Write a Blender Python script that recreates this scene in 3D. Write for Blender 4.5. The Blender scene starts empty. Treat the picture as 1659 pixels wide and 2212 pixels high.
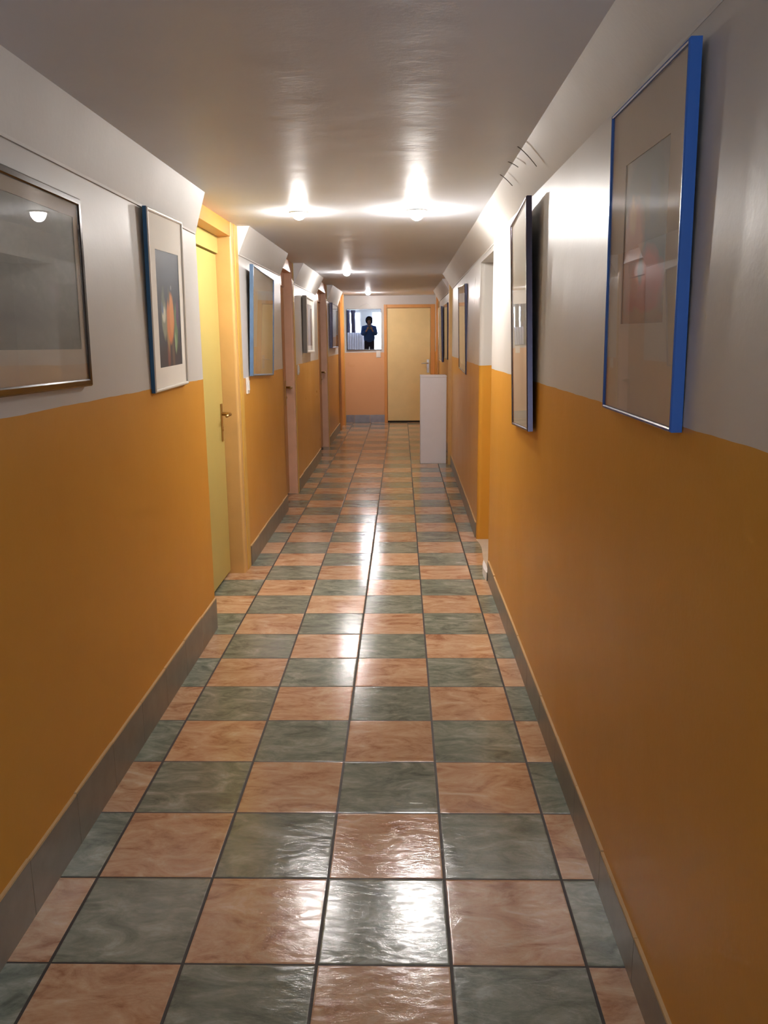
import bpy, bmesh, math, random
from mathutils import Vector, Matrix
random.seed(7)
C = bpy.context.scene.collection
PI = math.pi

# ------------------------------------------------------------ materials
def srgb(r, g, b):
    f = lambda c: (c/255/12.92) if c/255 <= .04045 else ((c/255+.055)/1.055)**2.4
    return (f(r), f(g), f(b), 1)

def newmat(name):
    m = bpy.data.materials.new(name); m.use_nodes = True
    nt = m.node_tree; nt.nodes.clear()
    out = nt.nodes.new('ShaderNodeOutputMaterial')
    bs = nt.nodes.new('ShaderNodeBsdfPrincipled')
    nt.links.new(bs.outputs[0], out.inputs[0])
    return m, nt, bs

def math_n(nt, op, a, b=None):
    n = nt.nodes.new('ShaderNodeMath'); n.operation = op
    for i, v in enumerate((a, b)):
        if v is None: continue
        if isinstance(v, (int, float)): n.inputs[i].default_value = v
        else: nt.links.new(v, n.inputs[i])
    return n.outputs[0]

def mix_n(nt, fac, a, b):
    n = nt.nodes.new('ShaderNodeMix'); n.data_type = 'RGBA'
    for i, v in ((0, fac), (6, a), (7, b)):
        if isinstance(v, (int, float)): n.inputs[i].default_value = v
        elif isinstance(v, tuple): n.inputs[i].default_value = v
        else: nt.links.new(v, n.inputs[i])
    return n.outputs[2]

def pos_n(nt):
    g = nt.nodes.new('ShaderNodeNewGeometry')
    s = nt.nodes.new('ShaderNodeSeparateXYZ'); nt.links.new(g.outputs['Position'], s.inputs[0])
    return g.outputs['Position'], s.outputs

def noise_n(nt, vec, scale, detail=4, rough=.5, dist=0, stretch=None):
    if stretch:
        mp = nt.nodes.new('ShaderNodeMapping'); nt.links.new(vec, mp.inputs[0]); mp.inputs['Scale'].default_value = stretch
        vec = mp.outputs[0]
    n = nt.nodes.new('ShaderNodeTexNoise'); nt.links.new(vec, n.inputs['Vector'])
    n.inputs['Scale'].default_value = scale; n.inputs['Detail'].default_value = detail
    n.inputs['Roughness'].default_value = rough; n.inputs['Distortion'].default_value = dist
    return n.outputs[0]

def ramp_n(nt, fac, stops):
    n = nt.nodes.new('ShaderNodeValToRGB'); nt.links.new(fac, n.inputs[0])
    e = n.color_ramp.elements
    e[0].position, e[0].color = stops[0]; e[1].position, e[1].color = stops[-1]
    for p, c in stops[1:-1]:
        k = e.new(p); k.color = c
    return n.outputs[0]

def bump_n(nt, bs, h, strength, dist=.01):
    b = nt.nodes.new('ShaderNodeBump'); nt.links.new(h, b.inputs['Height'])
    b.inputs['Strength'].default_value = strength; b.inputs['Distance'].default_value = dist
    nt.links.new(b.outputs[0], bs.inputs['Normal'])

def simple(name, col, rough=.5, metal=0, spec=.5, var=.06, scale=8, bump=.05):
    m, nt, bs = newmat(name)
    p, _ = pos_n(nt)
    n = noise_n(nt, p, scale, 5, .6)
    dark = tuple(c*(1-var*2) for c in col[:3])+(1,); lite = tuple(min(1, c*(1+var)) for c in col[:3])+(1,)
    nt.links.new(mix_n(nt, n, dark, lite), bs.inputs['Base Color'])
    bs.inputs['Roughness'].default_value = rough; bs.inputs['Metallic'].default_value = metal
    bs.inputs['Specular IOR Level'].default_value = spec
    if bump: bump_n(nt, bs, noise_n(nt, p, scale*6, 3), bump, .003)
    return m

CREAM = (.62, .60, .57, 1); ORANGE = (.66, .325, .045, 1)
def wall_mat(name, a, b, low=ORANGE, up=CREAM, rough=.3):
    """two-tone satin paint: the colours meet at height a + b*Y"""
    m, nt, bs = newmat(name)
    p, s = pos_n(nt)
    wob = math_n(nt, 'MULTIPLY', math_n(nt, 'SUBTRACT', noise_n(nt, p, 6, 2), .5), .008)
    z = math_n(nt, 'ADD', math_n(nt, 'SUBTRACT', s[2], math_n(nt, 'MULTIPLY', s[1], b)), wob)
    fac = math_n(nt, 'GREATER_THAN', z, a)
    n1 = noise_n(nt, p, 2.2, 6, .6)
    up2 = tuple(c*.9 for c in up[:3])+(1,); lo2 = tuple(c*k for c, k in zip(low[:3], (.9, .84, .8)))+(1,)
    col = mix_n(nt, fac, mix_n(nt, n1, lo2, low), mix_n(nt, n1, up2, up))
    nt.links.new(col, bs.inputs['Base Color'])
    r = math_n(nt, 'ADD', math_n(nt, 'MULTIPLY', noise_n(nt, p, 3, 3), .12), rough-.06)
    nt.links.new(r, bs.inputs['Roughness'])
    h = math_n(nt, 'ADD', noise_n(nt, p, 4, 3), math_n(nt, 'MULTIPLY', noise_n(nt, p, 70, 3), .12))
    bump_n(nt, bs, h, .25, .012); bs.inputs['Specular IOR Level'].default_value = .24
    return m

def floor_mat():
    m, nt, bs = newmat('marbled_checker_tiles')
    p, s = pos_n(nt)
    T = .31
    u = math_n(nt, 'DIVIDE', math_n(nt, 'ADD', s[0], .8201), T)
    v = math_n(nt, 'DIVIDE', math_n(nt, 'SUBTRACT', s[1], 1.639), T)
    iu = math_n(nt, 'FLOOR', u); iv = math_n(nt, 'FLOOR', v)
    par = math_n(nt, 'ABSOLUTE', math_n(nt, 'MODULO', math_n(nt, 'ADD', iu, iv), 2))
    # per-tile random offset so every tile has its own veining
    cmb = nt.nodes.new('ShaderNodeCombineXYZ')
    nt.links.new(math_n(nt, 'MULTIPLY', iu, 3.7), cmb.inputs[0]); nt.links.new(math_n(nt, 'MULTIPLY', iv, 5.3), cmb.inputs[1])
    va = nt.nodes.new('ShaderNodeVectorMath'); va.operation = 'ADD'
    nt.links.new(p, va.inputs[0]); nt.links.new(cmb.outputs[0], va.inputs[1])
    rot = nt.nodes.new('ShaderNodeMapping'); nt.links.new(va.outputs[0], rot.inputs[0])
    rot.inputs['Rotation'].default_value = (0, 0, .7); rot.inputs['Scale'].default_value = (1, 2.2, 1)
    n = noise_n(nt, rot.outputs[0], 6, 8, .66, 1.2)
    fine = noise_n(nt, rot.outputs[0], 40, 4, .6)
    nn = math_n(nt, 'ADD', math_n(nt, 'MULTIPLY', n, .85), math_n(nt, 'MULTIPLY', fine, .15))
    wn = nt.nodes.new('ShaderNodeTexWhiteNoise'); nt.links.new(cmb.outputs[0], wn.inputs[0])
    terra = ramp_n(nt, nn, [(.35, (.36, .165, .085, 1)), (.46, (.53, .305, .17, 1)), (.58, (.62, .41, .25, 1)), (.70, (.70, .53, .38, 1))])
    green = ramp_n(nt, nn, [(.34, (.105, .125, .095, 1)), (.47, (.20, .222, .172, 1)), (.58, (.295, .315, .25, 1)), (.70, (.42, .45, .39, 1))])
    col = mix_n(nt, par, green, terra)
    tv = math_n(nt, 'ADD', math_n(nt, 'MULTIPLY', wn.outputs[0], .16), .90)
    hsv = nt.nodes.new('ShaderNodeHueSaturation'); nt.links.new(col, hsv.inputs['Color']); nt.links.new(tv, hsv.inputs['Value'])
    fu = math_n(nt, 'ABSOLUTE', math_n(nt, 'SUBTRACT', math_n(nt, 'FRACT', u), .5))
    fv = math_n(nt, 'ABSOLUTE', math_n(nt, 'SUBTRACT', math_n(nt, 'FRACT', v), .5))
    gu = math_n(nt, 'GREATER_THAN', fu, .5-.0125); gv = math_n(nt, 'GREATER_THAN', fv, .5-.0085)
    g = math_n(nt, 'MAXIMUM', gu, gv)
    nt.links.new(mix_n(nt, g, hsv.outputs[0], (.035, .028, .024, 1)), bs.inputs['Base Color'])
    rg = math_n(nt, 'ADD', math_n(nt, 'MULTIPLY', noise_n(nt, p, 9, 4), .08), .07)
    nt.links.new(math_n(nt, 'ADD', rg, math_n(nt, 'MULTIPLY', g, .5)), bs.inputs['Roughness'])
    bs.inputs['Specular IOR Level'].default_value = .55
    sm = nt.nodes.new('ShaderNodeMapRange'); sm.interpolation_type = 'SMOOTHSTEP'
    nt.links.new(math_n(nt, 'MAXIMUM', fu, fv), sm.inputs[0])
    for i, val in ((1, .475), (2, .497), (3, 0), (4, -1)): sm.inputs[i].default_value = val
    h = math_n(nt, 'ADD', math_n(nt, 'MULTIPLY', noise_n(nt, rot.outputs[0], 22, 6, .65, 1.0), 1.0), sm.outputs[0])
    bump_n(nt, bs, h, .32, .0018)
    return m

def emit(name, col, k):
    m = bpy.data.materials.new(name); m.use_nodes = True; nt = m.node_tree; nt.nodes.clear()
    o = nt.nodes.new('ShaderNodeOutputMaterial'); e = nt.nodes.new('ShaderNodeEmission')
    e.inputs[0].default_value = col; e.inputs[1].default_value = k; nt.links.new(e.outputs[0], o.inputs[0])
    return m

def glass_mat(name, tint=(1, 1, 1, 1), ior=1.5, rough=0):
    m = bpy.data.materials.new(name); m.use_nodes = True; nt = m.node_tree; nt.nodes.clear()
    o = nt.nodes.new('ShaderNodeOutputMaterial'); mx = nt.nodes.new('ShaderNodeMixShader')
    t = nt.nodes.new('ShaderNodeBsdfTransparent'); g = nt.nodes.new('ShaderNodeBsdfGlossy'); f = nt.nodes.new('ShaderNodeFresnel')
    t.inputs[0].default_value = tint; g.inputs['Roughness'].default_value = rough
    ge = nt.nodes.new('ShaderNodeNewGeometry')            # same reflectance from both sides of the thin pane
    nt.links.new(math_n(nt, 'ADD', math_n(nt, 'MULTIPLY', ge.outputs['Backfacing'], 1/ior-ior), ior), f.inputs[0])
    nt.links.new(f.outputs[0], mx.inputs[0]); nt.links.new(t.outputs[0], mx.inputs[1]); nt.links.new(g.outputs[0], mx.inputs[2])
    nt.links.new(mx.outputs[0], o.inputs[0])
    return m

def art_mat(name, base, base2, shapes, nscale=5, ndist=.06, rough=.6):
    """abstract print: soft tilted ellipses over a mottled ground. shape = (cx, cy, rx, ry, angle, soft, colour)"""
    m, nt, bs = newmat(name)
    tc = nt.nodes.new('ShaderNodeUVMap')
    nz = nt.nodes.new('ShaderNodeTexNoise'); nt.links.new(tc.outputs[0], nz.inputs['Vector']); nz.inputs['Scale'].default_value = nscale
    nz.inputs['Detail'].default_value = 4
    sub = nt.nodes.new('ShaderNodeVectorMath'); sub.operation = 'SUBTRACT'; nt.links.new(nz.outputs['Color'], sub.inputs[0]); sub.inputs[1].default_value = (.5, .5, .5)
    scl = nt.nodes.new('ShaderNodeVectorMath'); scl.operation = 'SCALE'; nt.links.new(sub.outputs[0], scl.inputs[0]); scl.inputs['Scale'].default_value = ndist*2
    add = nt.nodes.new('ShaderNodeVectorMath'); nt.links.new(tc.outputs[0], add.inputs[0]); nt.links.new(scl.outputs[0], add.inputs[1])
    col = mix_n(nt, noise_n(nt, add.outputs[0], nscale*1.7, 6, .7, .6), base, base2)
    for cx, cy, rx, ry, an, soft, c in shapes:
        s2 = nt.nodes.new('ShaderNodeVectorMath'); s2.operation = 'SUBTRACT'; nt.links.new(add.outputs[0], s2.inputs[0]); s2.inputs[1].default_value = (cx, cy, 0)
        mp = nt.nodes.new('ShaderNodeVectorRotate'); mp.rotation_type = 'Z_AXIS'; nt.links.new(s2.outputs[0], mp.inputs[0]); mp.inputs['Angle'].default_value = -an
        dv = nt.nodes.new('ShaderNodeVectorMath'); dv.operation = 'MULTIPLY'; nt.links.new(mp.outputs[0], dv.inputs[0]); dv.inputs[1].default_value = (1/rx, 1/ry, 0)
        ln = nt.nodes.new('ShaderNodeVectorMath'); ln.operation = 'LENGTH'; nt.links.new(dv.outputs[0], ln.inputs[0])
        mr = nt.nodes.new('ShaderNodeMapRange'); nt.links.new(ln.outputs['Value'], mr.inputs[0])
        for i, v in ((1, 1-soft), (2, 1+soft), (3, 1), (4, 0)): mr.inputs[i].default_value = v
        col = mix_n(nt, mr.outputs[0], col, c)
    nt.links.new(col, bs.inputs['Base Color']); bs.inputs['Roughness'].default_value = rough
    return m

M = {}
M['wall_left_near'] = wall_mat('two_tone_paint_left_near', 1.240, -.0025, rough=.46)
M['wall_left_far'] = wall_mat('two_tone_paint_left_far', 1.178, .0002)
M['wall_right_near'] = wall_mat('two_tone_paint_right_near', 1.252, -.003, rough=.36)
M['wall_right_far'] = wall_mat('two_tone_paint_right_far', 1.245, -.0035)
M['wall_end'] = wall_mat('two_tone_paint_end', 1.18, 0, low=(.74, .43, .22, 1), up=(.62, .60, .58, 1))
M['cream'] = wall_mat('cream_paint', -9, 0, rough=.55)
M['ceiling'] = wall_mat('satin_ceiling_paint', -9, 0, up=(.80, .84, .92, 1), rough=.46)
M['plaster_and_daylit_end'] = simple('white_plaster_and_daylit_cove_end', (.88, .88, .90, 1), .5)  # plaster of the chipped patch; on cove ends, daylight put into the colour
M['floor'] = floor_mat()
M['base'] = simple('grey_brown_base_tile', (.225, .19, .145, 1), .35, var=.2, scale=14)
M['base_blue'] = simple('bluish_grey_base_tile', (.30, .31, .36, 1), .3, var=.25, scale=12)
M['caulk'] = simple('cream_caulk_line', (.62, .42, .20, 1), .6)
M['cement'] = simple('pale_cement', (.62, .52, .40, 1), .8, var=.12)
M['leaf_yellow'] = simple('yellow_door_paint', (.52, .415, .13, 1), .45, var=.05, scale=3)
M['leaf_orange'] = simple('orange_door_paint', (.60, .29, .07, 1), .35, var=.06, scale=3)
M['leaf_pale'] = simple('pale_wood_veneer_paint', (.76, .58, .27, 1), .35, var=.07, scale=4)
M['jamb'] = simple('cream_orange_jamb_paint', (.72, .44, .155, 1), .35, var=.12, scale=5)
M['jamb_pink'] = simple('pinkish_jamb_paint', (.76, .46, .30, 1), .35, var=.14, scale=5)
M['jamb_orange'] = simple('orange_jamb_paint', (.66, .30, .07, 1), .35, var=.1, scale=5)
M['casing_yellow'] = simple('yellow_casing_paint', (.70, .43, .09, 1), .35, var=.08, scale=5)
M['dark_gap'] = simple('dark_shadow_gap', (.02, .015, .01, 1), .9, bump=0)
M['brass'] = simple('worn_brass', (.55, .38, .16, 1), .3, 1, bump=0)
M['steel'] = simple('brushed_steel', (.6, .6, .6, 1), .3, 1, bump=0)
M['white_plastic'] = simple('white_plastic', (.78, .76, .72, 1), .4, bump=0)
M['white_laminate'] = simple('white_laminate', (.88, .86, .90, 1), .4, var=.03)
M['blue_frame'] = simple('glossy_blue_frame', (.035, .125, .42, 1), .22, var=.03, bump=0)
M['blue_side'] = simple('teal_blue_frame_side', (.012, .10, .22, 1), .4, var=.1, bump=0)
M['ltblue_frame'] = simple('light_blue_metal_frame', (.16, .27, .44, 1), .25, .6, bump=0)
M['silver'] = simple('silver_frame_metal', (.72, .71, .76, 1), .2, 1, bump=0)
M['dark_metal'] = simple('dark_polished_metal', (.07, .065, .065, 1), .14, .7, bump=0)
M['purple_metal'] = simple('dark_purple_grey_metal', (.085, .075, .11, 1), .2, .7, bump=0)
M['white_frame'] = simple('off_white_painted_wood', (.74, .70, .62, 1), .5, var=.05)
M['grey_frame'] = simple('grey_brown_box_frame', (.26, .23, .20, 1), .5)
M['mat_white'] = simple('white_mount_board', (.86, .83, .76, 1), .8, var=.02, bump=0)
M['mat_beige'] = simple('beige_mount_board', (.56, .50, .42, 1), .8, var=.04, bump=0)
M['mat_grey'] = simple('grey_mount_board', (.52, .47, .39, 1), .8, var=.04, bump=0)
M['backing'] = simple('brown_backing_board', (.2, .13, .07, 1), .9, bump=0)
M['glass'] = glass_mat('picture_glass', ior=1.40)
M['window_glass'] = glass_mat('window_pane_glass')
M['mirror'] = simple('silvered_mirror', (.90, .91, .93, 1), 0, 1, var=0, bump=0)
M['mirror'].node_tree.nodes['Principled BSDF'].inputs['Roughness'].default_value = .0
M['lamp'] = emit('lit_lamp_bulb', (1, .94, .89, 1), 290)
M['lamp_bright'] = emit('bright_lit_lamp_bulb', (1, .95, .90, 1), 360)
M['lamp_far'] = emit('far_lit_lamp_bulb', (1, .95, .92, 1), 480)
M['chrome'] = simple('white_lamp_trim', (.7, .7, .7, 1), .3, .2, bump=0)
M['curtain'] = simple('violet_grey_curtain', (.16, .14, .21, 1), .9, var=.2)
M['sheer'] = simple('pale_grey_curtain', (.70, .68, .76, 1), .9, var=.1)  # colour lightened to stand in for daylight glowing through the cloth
M['skin'] = simple('skin', (.45, .26, .18, 1), .5, bump=0)
M['shirt'] = simple('blue_shirt_cloth', (.035, .10, .34, 1), .85, var=.15)
M['trousers'] = simple('dark_navy_trousers', (.02, .02, .045, 1), .85, var=.15)
M['hair'] = simple('dark_brown_hair', (.03, .02, .015, 1), .6, var=.2)
M['black'] = simple('black_plastic', (.01, .01, .01, 1), .3, bump=0)
M['shoe'] = simple('black_shoe_leather', (.015, .013, .012, 1), .4)
M['crack'] = simple('hairline_crack', (.16, .14, .12, 1), .9, bump=0)

# ------------------------------------------------------------ mesh helpers
def obj(name, bm, mats, parent=None, smooth=False):
    me = bpy.data.meshes.new(name)
    if len(bm.faces) > 1: bmesh.ops.recalc_face_normals(bm, faces=bm.faces)
    bm.to_mesh(me); bm.free()
    o = bpy.data.objects.new(name, me); C.objects.link(o)
    for m in (mats if isinstance(mats, (list, tuple)) else [mats]): me.materials.append(m)
    if parent: o.parent = parent
    if smooth:
        for p in me.polygons: p.use_smooth = True
    return o
def BM(): return bmesh.new()

def box(bm, x0, x1, y0, y1, z0, z1, mi=0, bevel=0):
    vs = [bm.verts.new(c) for c in ((x0, y0, z0), (x1, y0, z0), (x1, y1, z0), (x0, y1, z0), (x0, y0, z1), (x1, y0, z1), (x1, y1, z1), (x0, y1, z1))]
    fs = [bm.faces.new([vs[i] for i in f]) for f in ((3, 2, 1, 0), (4, 5, 6, 7), (0, 1, 5, 4), (1, 2, 6, 5), (2, 3, 7, 6), (3, 0, 4, 7))]
    for f in fs: f.material_index = mi
    if bevel:
        es = {e for f in fs for e in f.edges}
        r = bmesh.ops.bevel(bm, geom=list(es), offset=bevel, segments=2, affect='EDGES', profile=.5)
        for f in r['faces']: f.material_index = mi
    return fs

def prism(bm, pts, z0, z1, mi=0):
    lo = [bm.verts.new((x, y, z0)) for x, y in pts]; hi = [bm.verts.new((x, y, z1)) for x, y in pts]
    fs = [bm.faces.new(lo[::-1]), bm.faces.new(hi)]
    n = len(pts)
    for i in range(n): fs.append(bm.faces.new((lo[i], lo[(i+1) % n], hi[(i+1) % n], hi[i])))
    for f in fs: f.material_index = mi
    return fs

def loft(bm, rings, mi=0, close=True):
    """rings: lists of points; joined in order, ends capped"""
    R = [[bm.verts.new(p) for p in r] for r in rings]
    n = len(R[0])
    for a, b in zip(R, R[1:]):
        for i in range(n):
            f = bm.faces.new((a[i], a[(i+1) % n], b[(i+1) % n], b[i])); f.material_index = mi
    if close:
        f = bm.faces.new(R[0][::-1]); f.material_index = mi
        f = bm.faces.new(R[-1]); f.material_index = mi

def tube(bm, pts, r, n=10, mi=0):
    rings = []
    for i, p in enumerate(pts):
        p = Vector(p); a = Vector(pts[max(0, i-1)]); b = Vector(pts[min(len(pts)-1, i+1)])
        t = (b-a).normalized(); s = t.orthogonal().normalized() if i == 0 else (s - t*s.dot(t)).normalized()
        u = t.cross(s); rr = r[i] if isinstance(r, (list, tuple)) else r
        rings.append([p+(s*math.cos(2*PI*k/n)+u*math.sin(2*PI*k/n))*rr for k in range(n)])
    loft(bm, rings, mi)

def lathe(bm, prof, n=24, mi=0, origin=(0, 0, 0)):
    rings = [[(origin[0]+r*math.cos(2*PI*k/n), origin[1]+r*math.sin(2*PI*k/n), origin[2]+z) for k in range(n)] for r, z in prof]
    loft(bm, rings, mi)

def structure(o): o['kind'] = 'structure'; return o
def empty(name, loc=(0, 0, 0)):
    o = bpy.data.objects.new(name, None); o.location = loc; o.empty_display_size = .1; C.objects.link(o); return o
def tag(o, label, cat, group=None):
    o['label'] = label; o['category'] = cat
    if group: o['group'] = group
    return o
def at_world(o, root):
    """child built in world coordinates under a root with a plain location"""
    o.parent = root; o.matrix_parent_inverse = Matrix.Translation(root.location).inverted(); return o

ZC = lambda y: 2.035+.0055*y
Y0, Y1 = -2.7, 14.2         # length of the built place
TOP = 2.20

# ------------------------------------------------------------ shell
bm = BM(); box(bm, -1.6, 1.45, Y0-.15, Y1+.15, -.12, 0)
structure(obj('floor', bm, M['floor']))
bm = BM()
loft(bm, [[(-1.6, y, ZC(y)), (1.45, y, ZC(y)), (1.45, y, ZC(y)+.2), (-1.6, y, ZC(y)+.2)] for y in (Y0-.15, Y1+.15)])
structure(obj('ceiling', bm, M['ceiling']))

LEFT = [(-.6, 3.90, -.93, -.93, 0), (5.054, 6.80, -.962, -.962, 1), (7.65, 9.80, -.965, -.965, 1), (11.06, 12.95, -.965, -.965, 1)]
DOORS_L = [(3.90, 4.885), (6.80, 7.58), (9.80, 10.97), (12.95, 13.70)]
bm = BM()
for a, b, xa, xb, mi in LEFT: prism(bm, [(-1.15, a), (xa, a), (xb, b), (-1.15, b)], 0, ZC(b)+.02, mi)
for a, b in DOORS_L: box(bm, -1.15, -.967, a, b, 1.985, ZC(b)+.02, 2)      # lintel over each recessed door
prism(bm, [(-1.15, 13.8), (-.955, 13.8), (-.955, 14.2), (-1.15, 14.2)], 0, ZC(14)+.02, 1)
box(bm, -1.32, -1.15, -.6, Y1+.1, 0, 2.12, 0)                               # solid wall behind the doors
structure(obj('wall_left', bm, [M['wall_left_near'], M['wall_left_far'], M['jamb_orange']]))

bm = BM()
# near right wall with a rounded end at the opening
r = .03; arc = [(.515+r-r*math.cos(t), 4.80-r+r*math.sin(t)) for t in [i*PI/2/5 for i in range(6)]]
prism(bm, [(.515, -.6)]+arc+[(.72, 4.80), (.72, -.6)], 0, ZC(4.8)+.02, 0)
arc = [(.535+r-r*math.cos(t), 5.73+r-r*math.sin(t)) for t in [i*PI/2/5 for i in range(6)]]
prism(bm, arc[::-1]+[(.535, 5.78), (.565, 9.30), (.82, 9.30), (.82, 5.73)][0:], 0, ZC(9)+.015, 1)
box(bm, .535, .82, 4.80, 5.73, 1.90, ZC(5.7)+.02, 1)                        # head of the opening
prism(bm, [(.585, 10.05), (.585, 12.80), (.82, 12.80), (.82, 10.05)], 0, ZC(12)+.02, 1)
prism(bm, [(.575, 13.80), (.575, 14.2), (.82, 14.2), (.82, 13.80)], 0, ZC(14)+.02, 1)
box(bm, .60, .82, 9.30, 10.05, 1.985, ZC(10)+.02, 2); box(bm, .60, .82, 12.8, 13.8, 1.985, ZC(13.8)+.02, 2)
box(bm, .82, 1.0, -.6, Y1+.1, 0, 2.12, 1)
box(bm, .72, .82, -.6, 4.80, 0, 2.07, 1)
structure(obj('wall_right', bm, [M['wall_right_near'], M['wall_right_far'], M['jamb_orange']]))

bm = BM(); box(bm, -1.15, .82, 14.2, 14.35, 0, 2.15)
structure(obj('wall_back', bm, M['wall_end']))

# the lobby behind the photographer, with two windows
bm = BM()
box(bm, -1.5, -1.35, Y0, -.6, 0, 2.06); box(bm, -1.5, -1.15, -.6, -.45, 0, 2.06)
box(bm, 1.2, 1.35, Y0, -.6, 0, 2.06); box(bm, .82, 1.35, -.6, -.45, 0, 2.06)
W1 = (-.85, -.19, .85, 1.93); W2 = (.19, .86, .35, 1.93)
for x0, x1 in ((-1.5, W1[0]), (W1[1], W2[0]), (W2[1], 1.35)): box(bm, x0, x1, Y0-.15, Y0, 0, 2.06)
for w in (W1, W2): box(bm, w[0], w[1], Y0-.15, Y0, 0, w[2]); box(bm, w[0], w[1], Y0-.15, Y0, w[3], 2.06)
structure(obj('wall_front', bm, M['cream']))
for k, w in enumerate((W1, W2)):
    root = structure(empty('window_%d' % (k+1), ((w[0]+w[1])/2, Y0-.08, w[2])))
    bm = BM(); t = .045
    box(bm, w[0], w[0]+t, Y0-.11, Y0-.05, w[2], w[3]); box(bm, w[1]-t, w[1], Y0-.11, Y0-.05, w[2], w[3])
    box(bm, w[0]+t, w[1]-t, Y0-.11, Y0-.05, w[2], w[2]+t); box(bm, w[0]+t, w[1]-t, Y0-.11, Y0-.05, w[3]-t, w[3])
    at_world(obj('window_frame', bm, M['white_plastic']), root)
    bm = BM(); v = [bm.verts.new(c) for c in ((w[0]+t, Y0-.08, w[2]+t), (w[1]-t, Y0-.08, w[2]+t), (w[1]-t, Y0-.08, w[3]-t), (w[0]+t, Y0-.08, w[3]-t))]
    bm.faces.new(v); at_world(obj('window_pane', bm, M['window_glass']), root)

# ------------------------------------------------------------ sloped coves between walls and ceiling
def cove(k, side, y0, y1, xw0, xw1, zw, dx, daylit_end=False, cracks=False):
    s = 1 if side == 'L' else -1
    bm = BM(); rings = []
    n = max(2, int((y1-y0)/.4)+1)
    for i in range(n):
        t = i/(n-1); y = y0+(y1-y0)*t; xw = xw0+(xw1-xw0)*t; zc = ZC(y)
        lip = .006 if side == 'L' else .012
        ring = [(xw-s*.02, y, zw-.004), (xw+s*lip, y, zw-.004), (xw+s*(lip+.001), y, zw+.004)]
        for q in (.33, .66, 1):                       # very slight concave curve
            bow = 0
            ring.append((xw+s*(lip+(dx-lip)*q-bow), y, zw+.004+(zc+.004-zw-.004)*q+bow*.5))
        ring.append((xw-s*.02, y, zc+.006))
        rings.append(ring)
    loft(bm, rings)
    if daylit_end:                                    # end face painted whiter, standing in for daylight from the lobby windows
        for f in bm.faces:
            if len(f.verts) > 4 and abs(f.calc_center_median().y-y0) < 1e-4: f.material_index = 1
    if cracks:
        for yy, q0, q1, bend in ((3.04, .02, .62, .10), (3.30, .02, .3, .05), (3.55, .03, .45, .08)):
            pts = []
            for i in range(7):
                q = 1-(q0+(q1-q0)*i/6); y = yy+bend*(i/6)**1.5 - .12*(i/6)
                bow = 0
                pts.append((xw0+s*(.006+(dx-.006)*q-bow), y, zw+.004+(ZC(y)-zw)*q+bow*.5))
            tube(bm, pts, .0016, 5, 2)
    o = structure(obj('trim_%d' % k, bm, [M['cream'], M['plaster_and_daylit_end'], M['crack']]))
    return o
cove(1, 'L', -.6, 3.88, -.93, -.93, 1.882, .058)
cove(2, 'L', 5.06, 6.76, -.962, -.962, 1.905, .078, True)
cove(3, 'L', 7.66, 9.62, -.965, -.965, 1.90, .098, True)
cove(4, 'L', 11.06, 12.90, -.965, -.965, 1.90, .085, True)
cove(5, 'R', -.6, 9.24, .515, .565, 1.935, .115, False, True)
cove(6, 'R', 10.06, 12.78, .585, .585, 1.95, .10, True)

# ------------------------------------------------------------ baseboards
def base_run(bm, side, y0, y1, xa, xb, h, th=.009):
    s = 1 if side == 'L' else -1
    n = max(1, round((y1-y0)/.31))
    for i in range(n):
        a = y0+(y1-y0)*i/n; b = y0+(y1-y0)*(i+1)/n - .0025
        X = lambda y: xa+(xb-xa)*(y-y0)/max(1e-6, y1-y0)
        hh = h+random.uniform(-.003, .003)
        prism(bm, [(X(a), a), (X(a)+s*th, a), (X(b)+s*th, b), (X(b), b)], 0, hh, 0)
        prism(bm, [(X(a), a), (X(a)+s*th*.9, a), (X(b)+s*th*.9, b), (X(b), b)], hh, hh+.006, 1)
bm = BM()
base_run(bm, 'L', -.6, 3.90, -.93, -.93, .155); base_run(bm, 'L', 5.07, 6.80, -.962, -.962, .125)
base_run(bm, 'L', 7.68, 9.80, -.965, -.965, .125); base_run(bm, 'L', 11.06, 12.95, -.965, -.965, .12)
structure(obj('baseboard_left', bm, [M['base'], M['caulk']]))
bm = BM()
base_run(bm, 'R', -.6, 4.72, .515, .515, .112); base_run(bm, 'R', 5.80, 9.28, .536, .565, .11); base_run(bm, 'R', 10.06, 12.8, .585, .585, .11)
structure(obj('baseboard_right', bm, [M['base'], M['caulk']]))
bm = BM()
for x0, x1 in ((-.945, -.805), (-.80, -.535), (-.53, -.285)): box(bm, x0, x1, 14.188, 14.2, 0, .13, 0, .002)
structure(obj('baseboard_back', bm, M['base_blue']))

# pale cement threshold with a curved edge in the right-hand opening
bm = BM()
curve = [(.510, 4.86), (.520, 5.05), (.531, 5.22), (.541, 5.38), (.547, 5.50), (.545, 5.60), (.537, 5.68), (.531, 5.728)]
prism(bm, curve+[(.82, 5.728), (.82, 4.802), (.55, 4.802)], 0, .004)
structure(obj('trim_7', bm, M['cement']))
# chipped white plaster patch low on the end of the near wall
bm = BM()
pp = [(4.70, .005), (4.78, .0), (4.87, .02), (4.90, .05), (4.88, .085), (4.80, .10), (4.745, .09), (4.72, .05)]
prism(bm, [(.50+random.uniform(-.003, .003), y) for y, z in pp[:1]]+[(.497, 4.74), (.492, 4.80), (.494, 4.88), (.503, 4.95), (.512, 5.0), (.516, 4.9), (.514, 4.75)], 0, .05)
structure(obj('trim_8', bm, M['plaster_and_daylit_end']))

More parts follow.
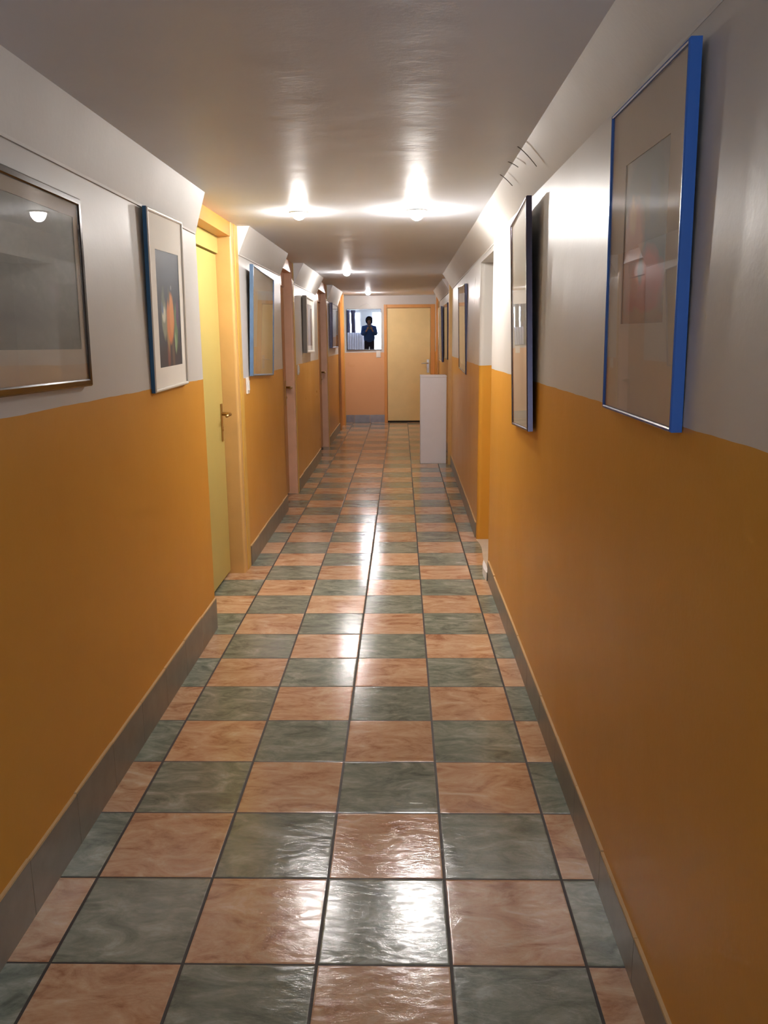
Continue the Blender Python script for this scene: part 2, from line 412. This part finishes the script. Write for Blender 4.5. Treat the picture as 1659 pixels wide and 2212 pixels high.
# ------------------------------------------------------------ doors
def lever(root, x, y, z, sx, mat, axis='X', d=1):
    """lever handle with long back plate; sx = outward direction"""
    bm = BM()
    if axis == 'X':
        box(bm, min(x, x+sx*.006), max(x, x+sx*.006), y-.02, y+.02, z-.16, z+.06, 0, .002)
        p = at_world(obj('handle_plate', bm, mat), root)
        bm = BM(); tube(bm, [(x+sx*.004, y, z), (x+sx*.045, y, z), (x+sx*.055, y-d*.01, z), (x+sx*.055, y-d*.11, z-.004)], [.010, .010, .011, .008], 10)
        tube(bm, [(x+sx*.004, y, z-.09), (x+sx*.012, y, z-.09)], .009, 10)
    else:
        box(bm, x-.02, x+.02, min(y, y+sx*.006), max(y, y+sx*.006), z-.16, z+.06, 0, .002)
        p = at_world(obj('handle_plate', bm, mat), root)
        bm = BM(); tube(bm, [(x, y+sx*.004, z), (x, y+sx*.045, z), (x-d*.01, y+sx*.055, z), (x-d*.11, y+sx*.055, z-.004)], [.010, .010, .011, .008], 10)
        tube(bm, [(x, y+sx*.004, z-.09), (x, y+sx*.012, z-.09)], .009, 10)
    h = at_world(obj('door_handle', bm, mat, smooth=True), root)
    return h

def side_door(k, side, y0, y1, xface, xleaf, leafmat, jambmat, casmat, cas=.16, top=1.88, handle=True, near_cas=.03):
    s = 1 if side == 'L' else -1
    root = structure(empty('door_%d' % k, (xleaf, (y0+y1)/2, 0)))
    def bx(bm, xa, xb, *a, **kw): box(bm, min(xa, xb), max(xa, xb), *a, **kw)
    bm = BM(); bx(bm, xleaf-s*.04, xleaf, y0+.045, y1-.004, .022, top, 0)
    at_world(obj('door_leaf', bm, leafmat), root)
    bm = BM()                                            # lining: head panel over the leaf, side linings
    bx(bm, xleaf-s*.05, xleaf+s*.012, y0, y1, top+.008, 1.985, 0)
    bx(bm, xleaf-s*.05, xleaf+s*.012, y0, y0+.042, 0, top+.008, 0)
    at_world(obj('door_frame', bm, leafmat if leafmat is M['leaf_yellow'] else jambmat), root)
    bm = BM()                                            # far reveal post, rounded towards the corridor
    ztop = ZC(y1)+.003
    rr = .014
    cx, cy = xface-s*rr, y1+rr
    arc = [(cx+s*rr*math.sin(t), cy-rr*math.cos(t)) for t in [i*PI/2/5 for i in range(6)]]
    pts = [(xleaf-s*.05, y1)]+arc+[(xface, y1+cas*.42), (xleaf-s*.05, y1+cas*.42)]
    prism(bm, pts, 0, ztop, 0)
    for f in bm.faces: f.smooth = False
    at_world(obj('jamb_post', bm, jambmat), root)
    bm = BM()                                            # casing strip on the corridor face, set back by a groove
    bx(bm, xleaf-s*.05, xface-s*.004, y1+cas*.42, y1+cas*.47, 0, ztop-.002, 1)
    bx(bm, xleaf-s*.05, xface+s*.004, y1+cas*.47, y1+cas, 0, ztop-.002, 0, bevel=.003)
    at_world(obj('casing', bm, [casmat, M['leaf_orange']]), root)
    if near_cas:
        bm = BM(); bx(bm, xface-s*.002, xface+s*.003, y0-near_cas*.5, y0+.001, .16, 1.885, 0)
        bx(bm, xleaf-s*.05, xface+s*.003, y0, y0+.012, 0, 1.985, 0)
        at_world(obj('near_casing', bm, M['jamb_orange']), root)
    if handle: lever(root, xleaf, y1-.06, .985, s, M['brass'], 'X', 1)
    return root
side_door(1, 'L', 3.90, 4.885, -.962, -1.055, M['leaf_yellow'], M['jamb'], M['casing_yellow'], .169, 1.885)
side_door(2, 'L', 6.80, 7.56, -.965, -1.045, M['leaf_orange'], M['jamb_pink'], M['casing_yellow'], .095, 1.86)
side_door(3, 'L', 9.80, 10.95, -.965, -1.045, M['leaf_orange'], M['jamb_pink'], M['casing_yellow'], .11, 1.86)
side_door(4, 'L', 12.95, 13.70, -.93, -1.045, M['leaf_orange'], M['jamb_orange'], M['casing_yellow'], .10, 1.86, handle=False)

def right_door(k, y0, y1, xproj, xwall, top=1.9):
    root = structure(empty('door_%d' % k, (.70, (y0+y1)/2, 0)))
    bm = BM(); box(bm, xproj, .82, y0, y0+.065, 0, ZC(y0)+.002, 0, .003)
    at_world(obj('casing', bm, M['jamb']), root)
    bm = BM(); box(bm, xwall, .82, y1-.06, y1, 0, ZC(y1)+.002, 0, .003)
    at_world(obj('jamb_post', bm, M['jamb_orange']), root)
    bm = BM(); box(bm, .70, .74, y0+.065, y1-.06, .02, top)
    at_world(obj('door_leaf', bm, M['leaf_orange']), root)
    bm = BM(); box(bm, .69, .75, y0+.065, y1-.06, top+.006, 1.985)
    at_world(obj('door_frame', bm, M['jamb_orange']), root)
    lever(root, .70, y1-.14, .99, -1, M['brass'], 'X', 1)
right_door(5, 9.30, 10.05, .528, .583)
right_door(6, 12.80, 13.80, .560, .575)

root = structure(empty('door_7', (.13, 14.2, 0)))            # pale door in the end wall
bm = BM(); box(bm, -.228, .494, 14.165, 14.2, .030, 1.905, 0, .002)
at_world(obj('door_leaf', bm, M['leaf_pale']), root)
bm = BM()
box(bm, -.283, -.232, 14.150, 14.2, 0, 1.965, 0, .003); box(bm, .498, .573, 14.150, 14.2, 0, 1.965, 0, .003)
box(bm, -.232, .498, 14.150, 14.2, 1.909, 1.965, 0, .003)
at_world(obj('door_frame', bm, M['jamb_orange']), root)
bm = BM(); box(bm, -.228, .494, 14.172, 14.199, .002, .028)
at_world(obj('threshold_gap', bm, M['dark_gap']), root)
lever(root, .455, 14.165, 1.0, -1, M['steel'], 'Y', 1)

# ------------------------------------------------------------ ceiling spotlights
lamps = [(-.530, 4.52, 'lamp', .036, 'lit round ceiling spotlight nearest on the left, above the first yellow door'),
         (.085, 4.50, 'lamp_bright', .040, 'brightest round ceiling spotlight, glaring on the right side of the ceiling'),
         (-.555, 8.80, 'lamp', .036, 'small lit ceiling spotlight halfway back, between the nearer lamps and the end wall'),
         (-.505, 13.15, 'lamp_far', .036, 'smallest lit ceiling spotlight, just in front of the end wall above the mirror')]
for x, y, mk, r, lab in lamps:
    root = tag(empty('ceiling_spotlight', (x, y, ZC(y))), lab, 'ceiling light', 'round spotlights along the corridor ceiling')
    bm = BM()
    prof = [(r+.016, .003), (r+.016, -.004), (r+.010, -.008), (r+.002, -.008), (r+.002, .003)]
    n = 28; R = [[bm.verts.new((a*math.cos(2*PI*k/n), a*math.sin(2*PI*k/n), z)) for k in range(n)] for a, z in prof]
    for i in range(len(R)):
        A, B = R[i], R[(i+1) % len(R)]
        for k in range(n): bm.faces.new((A[k], A[(k+1) % n], B[(k+1) % n], B[k]))
    obj('trim_ring', bm, M['chrome'], root, True)
    bm = BM(); dome = {'lamp': .034, 'lamp_bright': .046, 'lamp_far': .028}[mk]
    lathe(bm, [(r, .002), (r, -.006)]+[(r*math.cos(t), -.006-dome*math.sin(t)) for t in (.35, .7, 1.05, 1.35)], 24)
    obj('bulb', bm, M[mk], root, True)

# ------------------------------------------------------------ framed pictures
def rect(bm, x0, x1, y0, y1, z, mi=0, uv=True):
    v = [bm.verts.new(c) for c in ((x0, y0, z), (x1, y0, z), (x1, y1, z), (x0, y1, z))]
    f = bm.faces.new(v); f.material_index = mi
    if uv:
        l = bm.loops.layers.uv.verify()
        for lp, c in zip(f.loops, ((0, 0), (1, 0), (1, 1), (0, 1))): lp[l].uv = c
    return f

def picture(side, xf, yc, zc, w, h, roll, lean, depth, bar, fm, matm, art, margins, label, glass=True, side_m=None, yaw=0, name='framed_picture', group=None, recess=.004):
    """margins = (left, right, bottom, top) of the mount as seen from the corridor"""
    if side == 'L': R = Matrix(((0, 0, 1), (1, 0, 0), (0, 1, 0))).to_4x4(); rl = roll
    else: R = Matrix(((0, 0, -1), (-1, 0, 0), (0, 1, 0))).to_4x4(); rl = -roll
    root = tag(empty(name), label, 'picture', group)
    root.matrix_world = Matrix.Translation((xf, yc, zc)) @ R @ Matrix.Rotation(yaw, 4, 'Y') @ Matrix.Rotation(lean, 4, 'X') @ Matrix.Rotation(rl, 4, 'Z')
    W, H = w/2, h/2
    bm = BM()
    # mitred moulding with a rounded outer lip: profile runs from inner edge to outer edge
    e = min(.004, bar*.3)
    prof = [(bar, -depth), (bar, -e*.6), (bar-e, 0), (e, 0), (0, -e), (0, -depth)]
    rings = [[(-W+i, -H+i, z), (W-i, -H+i, z), (W-i, H-i, z), (-W+i, H-i, z)] for i, z in prof]
    R_ = [[bm.verts.new(p) for p in r] for r in rings]
    for a in range(len(R_)):
        A, B = R_[a], R_[(a+1) % len(R_)]
        for k in range(4):
            f = bm.faces.new((A[k], A[(k+1) % 4], B[(k+1) % 4], B[k]))
            if side_m is not None and a == 4: f.material_index = 1
    obj('frame', bm, [fm, side_m or fm], root)
    bm = BM(); box(bm, -W+bar*.5, W-bar*.5, -H+bar*.5, H-bar*.5, -depth+.001, -recess-.006)
    obj('backing_board', bm, M['backing'], root)
    ix, iy = W-bar-.0002, H-bar-.0002; ml, mr, mb, mt = margins
    zt = -recess-.003
    bm = BM()
    x = [-ix, -ix+ml, ix-mr, ix]; y = [-iy, -iy+mb, iy-mt, iy]
    if matm:
        for i in range(3):
            for j in range(3):
                if (i, j) != (1, 1) and x[i+1]-x[i] > 1e-4 and y[j+1]-y[j] > 1e-4: box(bm, x[i], x[i+1], y[j], y[j+1], zt-.0025, zt)
        bmesh.ops.remove_doubles(bm, verts=bm.verts, dist=1e-5)
        obj('mount', bm, matm, root)
    bm = BM(); rect(bm, x[1]-.001, x[2]+.001, y[1]-.001, y[2]+.001, zt-.0018)
    o = obj('print', bm, art, root)
    if glass:
        bm = BM(); rect(bm, -ix, ix, -iy, iy, -recess+.001)
        obj('glass', bm, M['glass'], root)
    return root

A_dark = art_mat('dark_mottled_print', (.06, .065, .052, 1), (.17, .17, .14, 1),
    [(.72, .80, .09, .10, .2, .9, (.13, .115, .09, 1)), (.75, .42, .05, .06, 0, .9, (.15, .13, .13, 1)), (.4, .2, .3, .12, 0, .9, (.05, .045, .035, 1))], 7, .06)
A_feather = art_mat('dark_blue_print_with_orange_and_green_plumes', (.022, .026, .040, 1), (.05, .055, .075, 1), [
    (.60, .90, .5, .25, 0, .5, (.045, .06, .09, 1)), (.5, .10, .6, .16, 0, .6, (.035, .020, .020, 1)),
    (.42, .14, .06, .16, -.1, .4, (.20, .06, .035, 1)), (.62, .10, .05, .15, .1, .5, (.13, .07, .04, 1)),
    (.28, .42, .11, .17, .12, .2, (.24, .25, .17, 1)), (.27, .46, .07, .06, 0, .25, (.60, .60, .48, 1)), (.22, .52, .04, .05, .3, .3, (.10, .16, .30, 1)), (.25, .60, .05, .08, -.3, .5, (.14, .16, .12, 1)),
    (.42, .28, .05, .14, .18, .35, (.32, .20, .07, 1)), (.78, .34, .08, .19, -.04, .25, (.14, .22, .10, 1)), (.74, .21, .04, .10, .1, .25, (.26, .36, .18, 1)), (.86, .46, .05, .12, -.1, .3, (.10, .05, .11, 1)),
    (.54, .42, .16, .22, -.08, .12, (.62, .20, .05, 1)), (.60, .45, .09, .17, -.1, .25, (.72, .30, .09, 1)), (.50, .62, .04, .07, -.2, .5, (.10, .09, .07, 1)), (.62, .69, .02, .02, 0, .5, (.3, .3, .3, 1))], 6, .03)
A_red = art_mat('abstract_blue_orange_red_print', (.13, .095, .065, 1), (.20, .15, .10, 1), [
    (.5, .82, .50, .22, 0, .25, (.025, .032, .032, 1)), (.38, .62, .42, .20, 0, .3, (.04, .042, .028, 1)), (.75, .42, .30, .12, 0, .3, (.035, .04, .055, 1)), (.80, .58, .25, .14, 0, .4, (.05, .06, .06, 1)),
    (.25, .50, .22, .24, 0, .25, (.45, .14, .03, 1)), (.22, .66, .10, .09, 0, .3, (.50, .22, .04, 1)), (.22, .30, .20, .16, 0, .3, (.33, .12, .06, 1)),
    (.62, .25, .34, .17, 0, .22, (.40, .03, .015, 1)), (.5, .12, .38, .09, 0, .3, (.30, .03, .012, 1)), (.30, .26, .10, .10, 0, .3, (.36, .08, .02, 1)), (.70, .70, .10, .14, .3, .3, (.02, .04, .09, 1)), (.45, .33, .06, .09, .2, .3, (.04, .03, .03, 1)), (.5, .03, .6, .06, 0, .3, (.24, .11, .04, 1))], 5, .07)
A_paper = art_mat('faint_pale_print', (.72, .68, .52, 1), (.78, .74, .60, 1), [(.5, .5, .25, .3, 0, .8, (.70, .64, .48, 1)), (.6, .3, .1, .12, 0, .8, (.60, .56, .44, 1))], 5, .08)
A_ochre = art_mat('faded_ochre_print', (.38, .28, .13, 1), (.48, .37, .19, 1), [(.45, .45, .2, .3, 0, .8, (.55, .48, .30, 1)), (.5, .9, .7, .14, 0, .4, (.50, .48, .42, 1)), (.4, .2, .2, .14, 0, .8, (.64, .50, .30, 1))], 5, .08)
A_violet = art_mat('grey_violet_print', (.22, .19, .19, 1), (.36, .33, .33, 1), [(.55, .3, .18, .35, 0, .6, (.26, .20, .24, 1)), (.35, .62, .08, .2, 0, .6, (.5, .5, .52, 1))], 4, .08)
A_slate = art_mat('dark_slate_print', (.05, .06, .06, 1), (.13, .145, .14, 1), [(.6, .2, .25, .12, 0, .7, (.22, .19, .19, 1))], 5, .08)

picture('L', -.905, 2.06, 1.545, .76, .522, -.008, .008, .022, .021, M['dark_metal'], M['mat_grey'], A_dark, (.03, .030, .085, .035),
        'large dark metal framed picture with a dark mottled print, nearest on the left wall')
picture('L', -.905, 3.316, 1.5525, .485, .662, .0204, .0194, .018, .013, M['white_frame'], M['mat_white'], A_feather, (.082, .055, .075, .125),
        'white framed picture of orange plumes on dark blue, between big picture and yellow door', glass=False, side_m=M['blue_side'])
picture('L', -.920, 5.688, 1.510, .854, .682, -.0379, .0325, .024, .012, M['ltblue_frame'], None, A_ochre, (0, 0, 0, 0),
        'light blue framed picture with faded ochre print, between the first two left doors', side_m=M['ltblue_frame'])
picture('L', -.915, 8.579, 1.550, .682, .552, -.0084, .0068, .043, .022, M['white_frame'], M['mat_white'], A_violet, (.10, .05, .05, .05),
        'deep white box framed grey violet picture, between the second and third left doors', side_m=M['grey_frame'], recess=.012)
picture('L', -.918, 11.86, 1.585, .98, .60, -.0078, .012, .040, .02, M['purple_metal'], None, A_slate, (0, 0, 0, 0),
        'dark framed picture with slate print, last on the left wall before the mirror')
picture('R', .487, 1.7764, 1.5692, .5203, .6618, .0069, .015, .022, .008, M['blue_frame'], M['mat_beige'], A_red, (.11, .09, .19, .12),
        'large bright blue framed picture with a red abstract print, nearest on the right wall')
picture('R', .478, 3.4614, 1.4721, .5711, .8625, -.0558, .0252, .022, .012, M['purple_metal'], None, A_paper, (0, 0, 0, 0),
        'tall dark metal framed pale picture on the right wall just before the opening', yaw=-.028)
picture('R', .527, 7.36, 1.488, .79, .735, .0292, .022, .020, .016, M['purple_metal'], M['mat_beige'], A_paper, (.04, .04, .05, .05),
        'dark purple framed pale picture on the right wall just past the opening')
picture('R', .560, 10.62, 1.49, .76, .68, 0, .012, .020, .016, M['purple_metal'], None, A_slate, (0, 0, 0, 0),
        'dark framed picture beyond the white pedestal, the nearer of two on the far right')
picture('R', .545, 11.85, 1.46, .86, .74, 0, .020, .028, .020, M['silver'], None, A_slate, (0, 0, 0, 0),
        'silver framed picture beyond the white pedestal, last on the right wall', side_m=M['purple_metal'])

# ------------------------------------------------------------ mirror on the end wall
root = tag(empty('wall_mirror'), 'frameless rectangular wall mirror on the end wall left of the pale door, reflecting daylight', 'mirror')
nrm = Vector((.0376, -1, -.0136)).normalized()
zax = nrm; xax = Vector((0, 0, 1)).cross(zax).normalized(); yax = zax.cross(xax)
root.matrix_world = Matrix.Translation((-.620, 14.172, 1.562)) @ Matrix((xax, yax, zax)).transposed().to_4x4()
bm = BM(); box(bm, -.288, .288, -.330, .330, -.005, -.0005)
obj('backing', bm, M['dark_metal'], root)
bm = BM(); rect(bm, -.286, .286, -.328, .328, 0)
obj('mirror_glass', bm, M['mirror'], root)
bm = BM()
box(bm, -.290, .290, .328, .335, -.007, .003, 0, .001); obj('edge_rail', bm, M['dark_metal'], root)
bm = BM(); box(bm, -.290, .290, -.335, -.328, -.007, .003, 0, .001); obj('edge_rail', bm, M['dark_metal'], root)
bm = BM(); tube(bm, [(-.15, .333, -.004), (.05, .43, -.012), (.17, .333, -.004)], .0018, 6)
obj('hanging_wire', bm, M['steel'], root)

# ------------------------------------------------------------ switches
def switch(loc, n, lab, w=.075, h=.11):
    root = tag(empty('light_switch', loc), lab, 'light switch', 'white switches on the walls')
    nv = Vector(n); rz = math.atan2(nv.y, nv.x)-(-PI/2); root.rotation_euler = (0, 0, rz)
    bm = BM(); box(bm, -w/2, w/2, -.010, 0, -h/2, h/2, 0, .003); obj('plate', bm, M['white_plastic'], root)
    bm = BM(); box(bm, -w*.28, w*.28, -.016, -.010, -h*.3, h*.3, 0, .002); obj('rocker', bm, M['white_plastic'], root)
switch((-.962, 5.175, 1.13), (1, 0, 0), 'white light switch on the left wall beside the first door, below the light blue frame', .07, .10)
switch((-.965, 7.80, 1.13), (1, 0, 0), 'white light switch on the left wall just past the second door post', .07, .09)
switch((-.381, 14.2, 1.155), (0, -1, 0), 'white light switch on the end wall under the lower right corner of the mirror', .075, .115)

# ------------------------------------------------------------ white pedestal
root = tag(empty('display_pedestal', (.377, 9.56, 0)), 'tall white rectangular display pedestal standing on the tiles by the right wall', 'pedestal')
bm = BM(); box(bm, -.158, .136, -.16, .16, 0, .978, 0, .003); obj('body', bm, M['white_laminate'], root)
bm = BM(); box(bm, -.160, .138, -.162, .162, .978, .997, 0, .003); obj('top_panel', bm, M['white_laminate'], root)

# ------------------------------------------------------------ curtains in the lobby
def curtain(x0, x1, z0, z1, mat, lab, y=-2.60, amp=.028, folds=6):
    bm = BM(); n = folds*10
    top, bot = [], []
    F = []; B = []
    for i in range(n+1):
        t = i/n; x = x0+(x1-x0)*t; dy = amp*math.sin(t*folds*2*PI)
        F.append((x, y+dy)); B.append((x, y+dy-.004))
    ring = F+B[::-1]
    rings = []
    for k in range(8):
        q = k/7; z = z0+(z1-z0)*q; sc = 1+.08*(1-q)
        rings.append([(x+.008*math.sin(z*5+x*9), y+(yy-y)*sc, z) for x, yy in ring])
    loft(bm, rings)
    o = obj('curtain', bm, mat, None, True)
    tag(o, lab, 'curtain', 'curtains at the lobby window')
curtain(-.98, -.60, .06, 1.98, M['curtain'], 'violet grey curtain at the far left edge of the mirror reflection', folds=5)
curtain(-.56, -.40, .06, 1.98, M['curtain'], 'narrow violet grey curtain hanging between two strips of daylight in the mirror reflection', folds=3)
curtain(-.70, -.12, .06, 1.18, M['sheer'], 'short pale grey curtain across the lower half of the window, left of the person', y=-2.53, folds=7, amp=.02)
bm = BM(); tube(bm, [(-1.05, -2.60, 2.0), (.05, -2.60, 2.0)], .012, 12)
tag(obj('curtain_rod', bm, M['steel'], None, True), 'thin steel curtain rod above the violet grey curtains', 'curtain rod')

# ------------------------------------------------------------ the photographer (seen in the mirror)
def skin(name, verts, edges, radii, mat, parent, root_i=0, sub=2):
    me = bpy.data.meshes.new(name); me.from_pydata(verts, edges, [])
    o = bpy.data.objects.new(name, me); C.objects.link(o); o.parent = parent
    md = o.modifiers.new('skin', 'SKIN'); md.use_smooth_shade = True
    for i, r in enumerate(radii):
        sv = me.skin_vertices[0].data[i]; sv.radius = r if isinstance(r, tuple) else (r, r); sv.use_root = (i == root_i)
    s = o.modifiers.new('sub', 'SUBSURF'); s.levels = sub; s.render_levels = sub
    me.materials.append(mat)
    return o
P = tag(empty('person', (.02, -.52, 0)), 'person in a blue top and dark trousers holding up a phone, reflected in the mirror', 'person')
# local coordinates: +Y faces down the corridor
V = [(0, 0, .93), (0, 0, 1.12), (0, .01, 1.30), (0, -.01, 1.42), (0, 0, 1.50), (0, .015, 1.56), (0, .02, 1.64)]
Rr = [(.115, .085), (.135, .10), (.165, .11), (.12, .08), .052, (.072, .088), (.070, .085)]
E_ = [(i, i+1) for i in range(6)]
def chain(start, pts, rad):
    a = start
    for p, r in zip(pts, rad):
        V.append(p); Rr.append(r); E_.append((a, len(V)-1)); a = len(V)-1
    return a
wr = {}
for s in (-1, 1):
    chain(0, [(s*.09, 0, .86), (s*.10, .01, .50), (s*.10, -.01, .10), (s*.105, .10, .045)], [.088, .056, .038, .032])
    wr[s] = chain(3, [(s*.175, -.005, 1.385), (s*.215, .09, 1.15), (s*.10, .30, 1.29), (s*.075, .345, 1.325)], [.055, .042, .028, .024])
body = skin('body', V, E_, Rr, M['skin'], P)
def sub_skin(name, V, E, R, mat): return skin(name, V, E, R, mat, P)
TV = [(0, 0, .80), (0, 0, 1.12), (0, .01, 1.30), (0, -.01, 1.41), (0, 0, 1.465)]; TR = [(.215, .150), (.205, .145), (.215, .145), (.160, .110), (.090, .080)]
TE = [(0, 1), (1, 2), (2, 3), (3, 4)]
for s in (-1, 1):
    k = len(TV); TV += [(s*.18, -.005, 1.38), (s*.22, .09, 1.145), (s*.115, .28, 1.275)]; TR += [.092, .082, .058]; TE += [(3, k), (k, k+1), (k+1, k+2)]
sub_skin('shirt', TV, TE, TR, M['shirt'])
LV = [(0, 0, 1.04)]; LR = [(.180, .130)]; LE = []
LV += [(0, 0, .93)]; LR += [(.175, .125)]; LE += [(0, 1)]
for s in (-1, 1):
    k = len(LV); LV += [(s*.09, 0, .82), (s*.10, .01, .50), (s*.10, -.01, .07)]; LR += [.102, .076, .062]; LE += [(1, k), (k, k+1), (k+1, k+2)]
sub_skin('trousers', LV, LE, LR, M['trousers'])
for s in (-1, 1):
    skin('shoe', [(s*.102, -.06, .045), (s*.104, .04, .045), (s*.108, .15, .032)], [(0, 1), (1, 2)], [(.042, .044), (.046, .040), (.040, .028)], M['shoe'], P)
# face, ears, hair
bm = BM()
bmesh.ops.create_uvsphere(bm, u_segments=24, v_segments=16, radius=1)
for v in bm.verts: v.co = Vector((v.co.x*.083, v.co.y*.097-.008, v.co.z*.10+1.655))
for v in list(bm.verts):
    if v.co.y > .02 and v.co.z < 1.722: v.co = Vector((v.co.x*.97, .02+(v.co.y-.02)*.15, v.co.z+.0))
bmesh.ops.delete(bm, geom=[v for v in bm.verts if v.co.z < 1.60], context='VERTS')
obj('hair', bm, M['hair'], P, True)
bm = BM()
tube(bm, [(0, .105, 1.645), (0, .122, 1.615), (0, .112, 1.600)], [.006, .012, .008], 8)
obj('nose', bm, M['skin'], P, True)
bm = BM(); tube(bm, [(-.022, .098, 1.570), (0, .104, 1.568), (.022, .098, 1.570)], [.004, .006, .004], 8)
obj('mouth', bm, simple('lips', (.36, .14, .11, 1), .5, bump=0), P, True)
for s in (-1, 1):
    bm = BM(); bmesh.ops.create_uvsphere(bm, u_segments=12, v_segments=8, radius=.010, matrix=Matrix.Translation((s*.030, .096, 1.640)))
    obj('eye', bm, M['black'], P, True)
    bm = BM(); tube(bm, [(s*.074, .01, 1.655), (s*.086, .0, 1.635), (s*.078, .008, 1.600)], [.010, .014, .008], 8); obj('ear', bm, M['skin'], P, True)
bm = BM()                                               # raised blue hood around the back and sides of the head
rings = []
for k in range(9):
    t = k/8; yy = .075-.20*t; rr = .128*math.sqrt(max(.02, 1-(max(0, t-.35)/.72)**2))
    rings.append([(rr*.98*math.cos(a), yy, 1.625+rr*1.12*math.sin(a)) for a in [2*PI*i/20 for i in range(20)]])
inner = [[(x*.93, y+.004, 1.625+(z-1.625)*.93) for x, y, z in r] for r in rings]
F = [[bm.verts.new(p) for p in r] for r in inner[::-1]+rings]
for A, B in zip(F, F[1:]):
    for k in range(20): bm.faces.new((A[k], A[(k+1) % 20], B[(k+1) % 20], B[k]))
bm.faces.new(F[0]); bm.faces.new(F[-1])
obj('hood', bm, M['shirt'], P, True)
for s in (-1, 1):
    HV = [(s*.078, .342, 1.322), (s*.070, .372, 1.350), (s*.064, .388, 1.378)]; HR = [.024, (.030, .016), (.030, .014)]; HE = [(0, 1), (1, 2)]
    for i, (dz, L) in enumerate(((.030, .85), (.012, 1.0), (-.006, .95), (-.024, .75))):
        k = len(HV); b = (s*.070, .398, 1.378+dz)
        HV += [b, (s*.050, .398+.030*L, 1.384+dz), (s*.032, .398+.034*L, 1.386+dz)]; HR += [.010, .009, .008]; HE += [(2, k), (k, k+1), (k+1, k+2)]
    k = len(HV); HV += [(s*.050, .380, 1.362), (s*.040, .392, 1.392)]; HR += [.011, .009]; HE += [(1, k), (k, k+1)]
    skin('hand', HV, HE, HR, M['skin'], P)
root = tag(empty('phone', (.02, -.085, 1.392)), 'black mobile phone held up in both hands of the person in blue', 'phone')
bm = BM(); box(bm, -.038, .038, -.006, .002, -.068, .068, 0, .003); obj('phone_body', bm, M['black'], root)
bm = BM(); box(bm, -.034, .034, -.0072, -.0062, -.060, .060); obj('screen', bm, M['purple_metal'], root)

# ------------------------------------------------------------ daylight outside the lobby windows
w = bpy.data.worlds.new('daylight'); bpy.context.scene.world = w; w.use_nodes = True
bg = w.node_tree.nodes['Background']; bg.inputs[0].default_value = (.66, .80, 1, 1); bg.inputs[1].default_value = 12.0
for k, q in enumerate((W1, W2)):
    L = bpy.data.lights.new('window_portal', 'AREA'); L.shape = 'RECTANGLE'; L.size = q[1]-q[0]; L.size_y = q[3]-q[2]
    L.cycles.is_portal = True
    o = bpy.data.objects.new('window_portal', L); C.objects.link(o)
    o.location = ((q[0]+q[1])/2, Y0-.13, (q[2]+q[3])/2); o.rotation_euler = (PI/2, 0, 0)

# ------------------------------------------------------------ camera
cam = bpy.data.cameras.new('camera'); co = bpy.data.objects.new('camera', cam); C.objects.link(co)
f, pit, yaw, roll = 1780.42328, .207357899, .0218186234, -.00849935811
cy, sy = math.cos(yaw), math.sin(yaw)
fw = Vector((-sy*math.cos(pit), cy*math.cos(pit), -math.sin(pit))); r = Vector((cy, sy, 0)); u = r.cross(fw)
c_, s_ = math.cos(roll), math.sin(roll)
r2 = r*c_+u*s_; u2 = -r*s_+u*c_
co.matrix_world = Matrix.Translation((0, 0, 1.40997)) @ Matrix((r2, u2, -fw)).transposed().to_4x4()
cam.sensor_fit = 'HORIZONTAL'; cam.sensor_width = 36; cam.lens = f/1659*36; cam.clip_start = .01
sc = bpy.context.scene; sc.camera = co
sc.view_settings.view_transform = 'Standard'; sc.view_settings.look = 'None'; sc.view_settings.exposure = 1.3; sc.view_settings.gamma = 1
sc.view_settings.use_curve_mapping = False
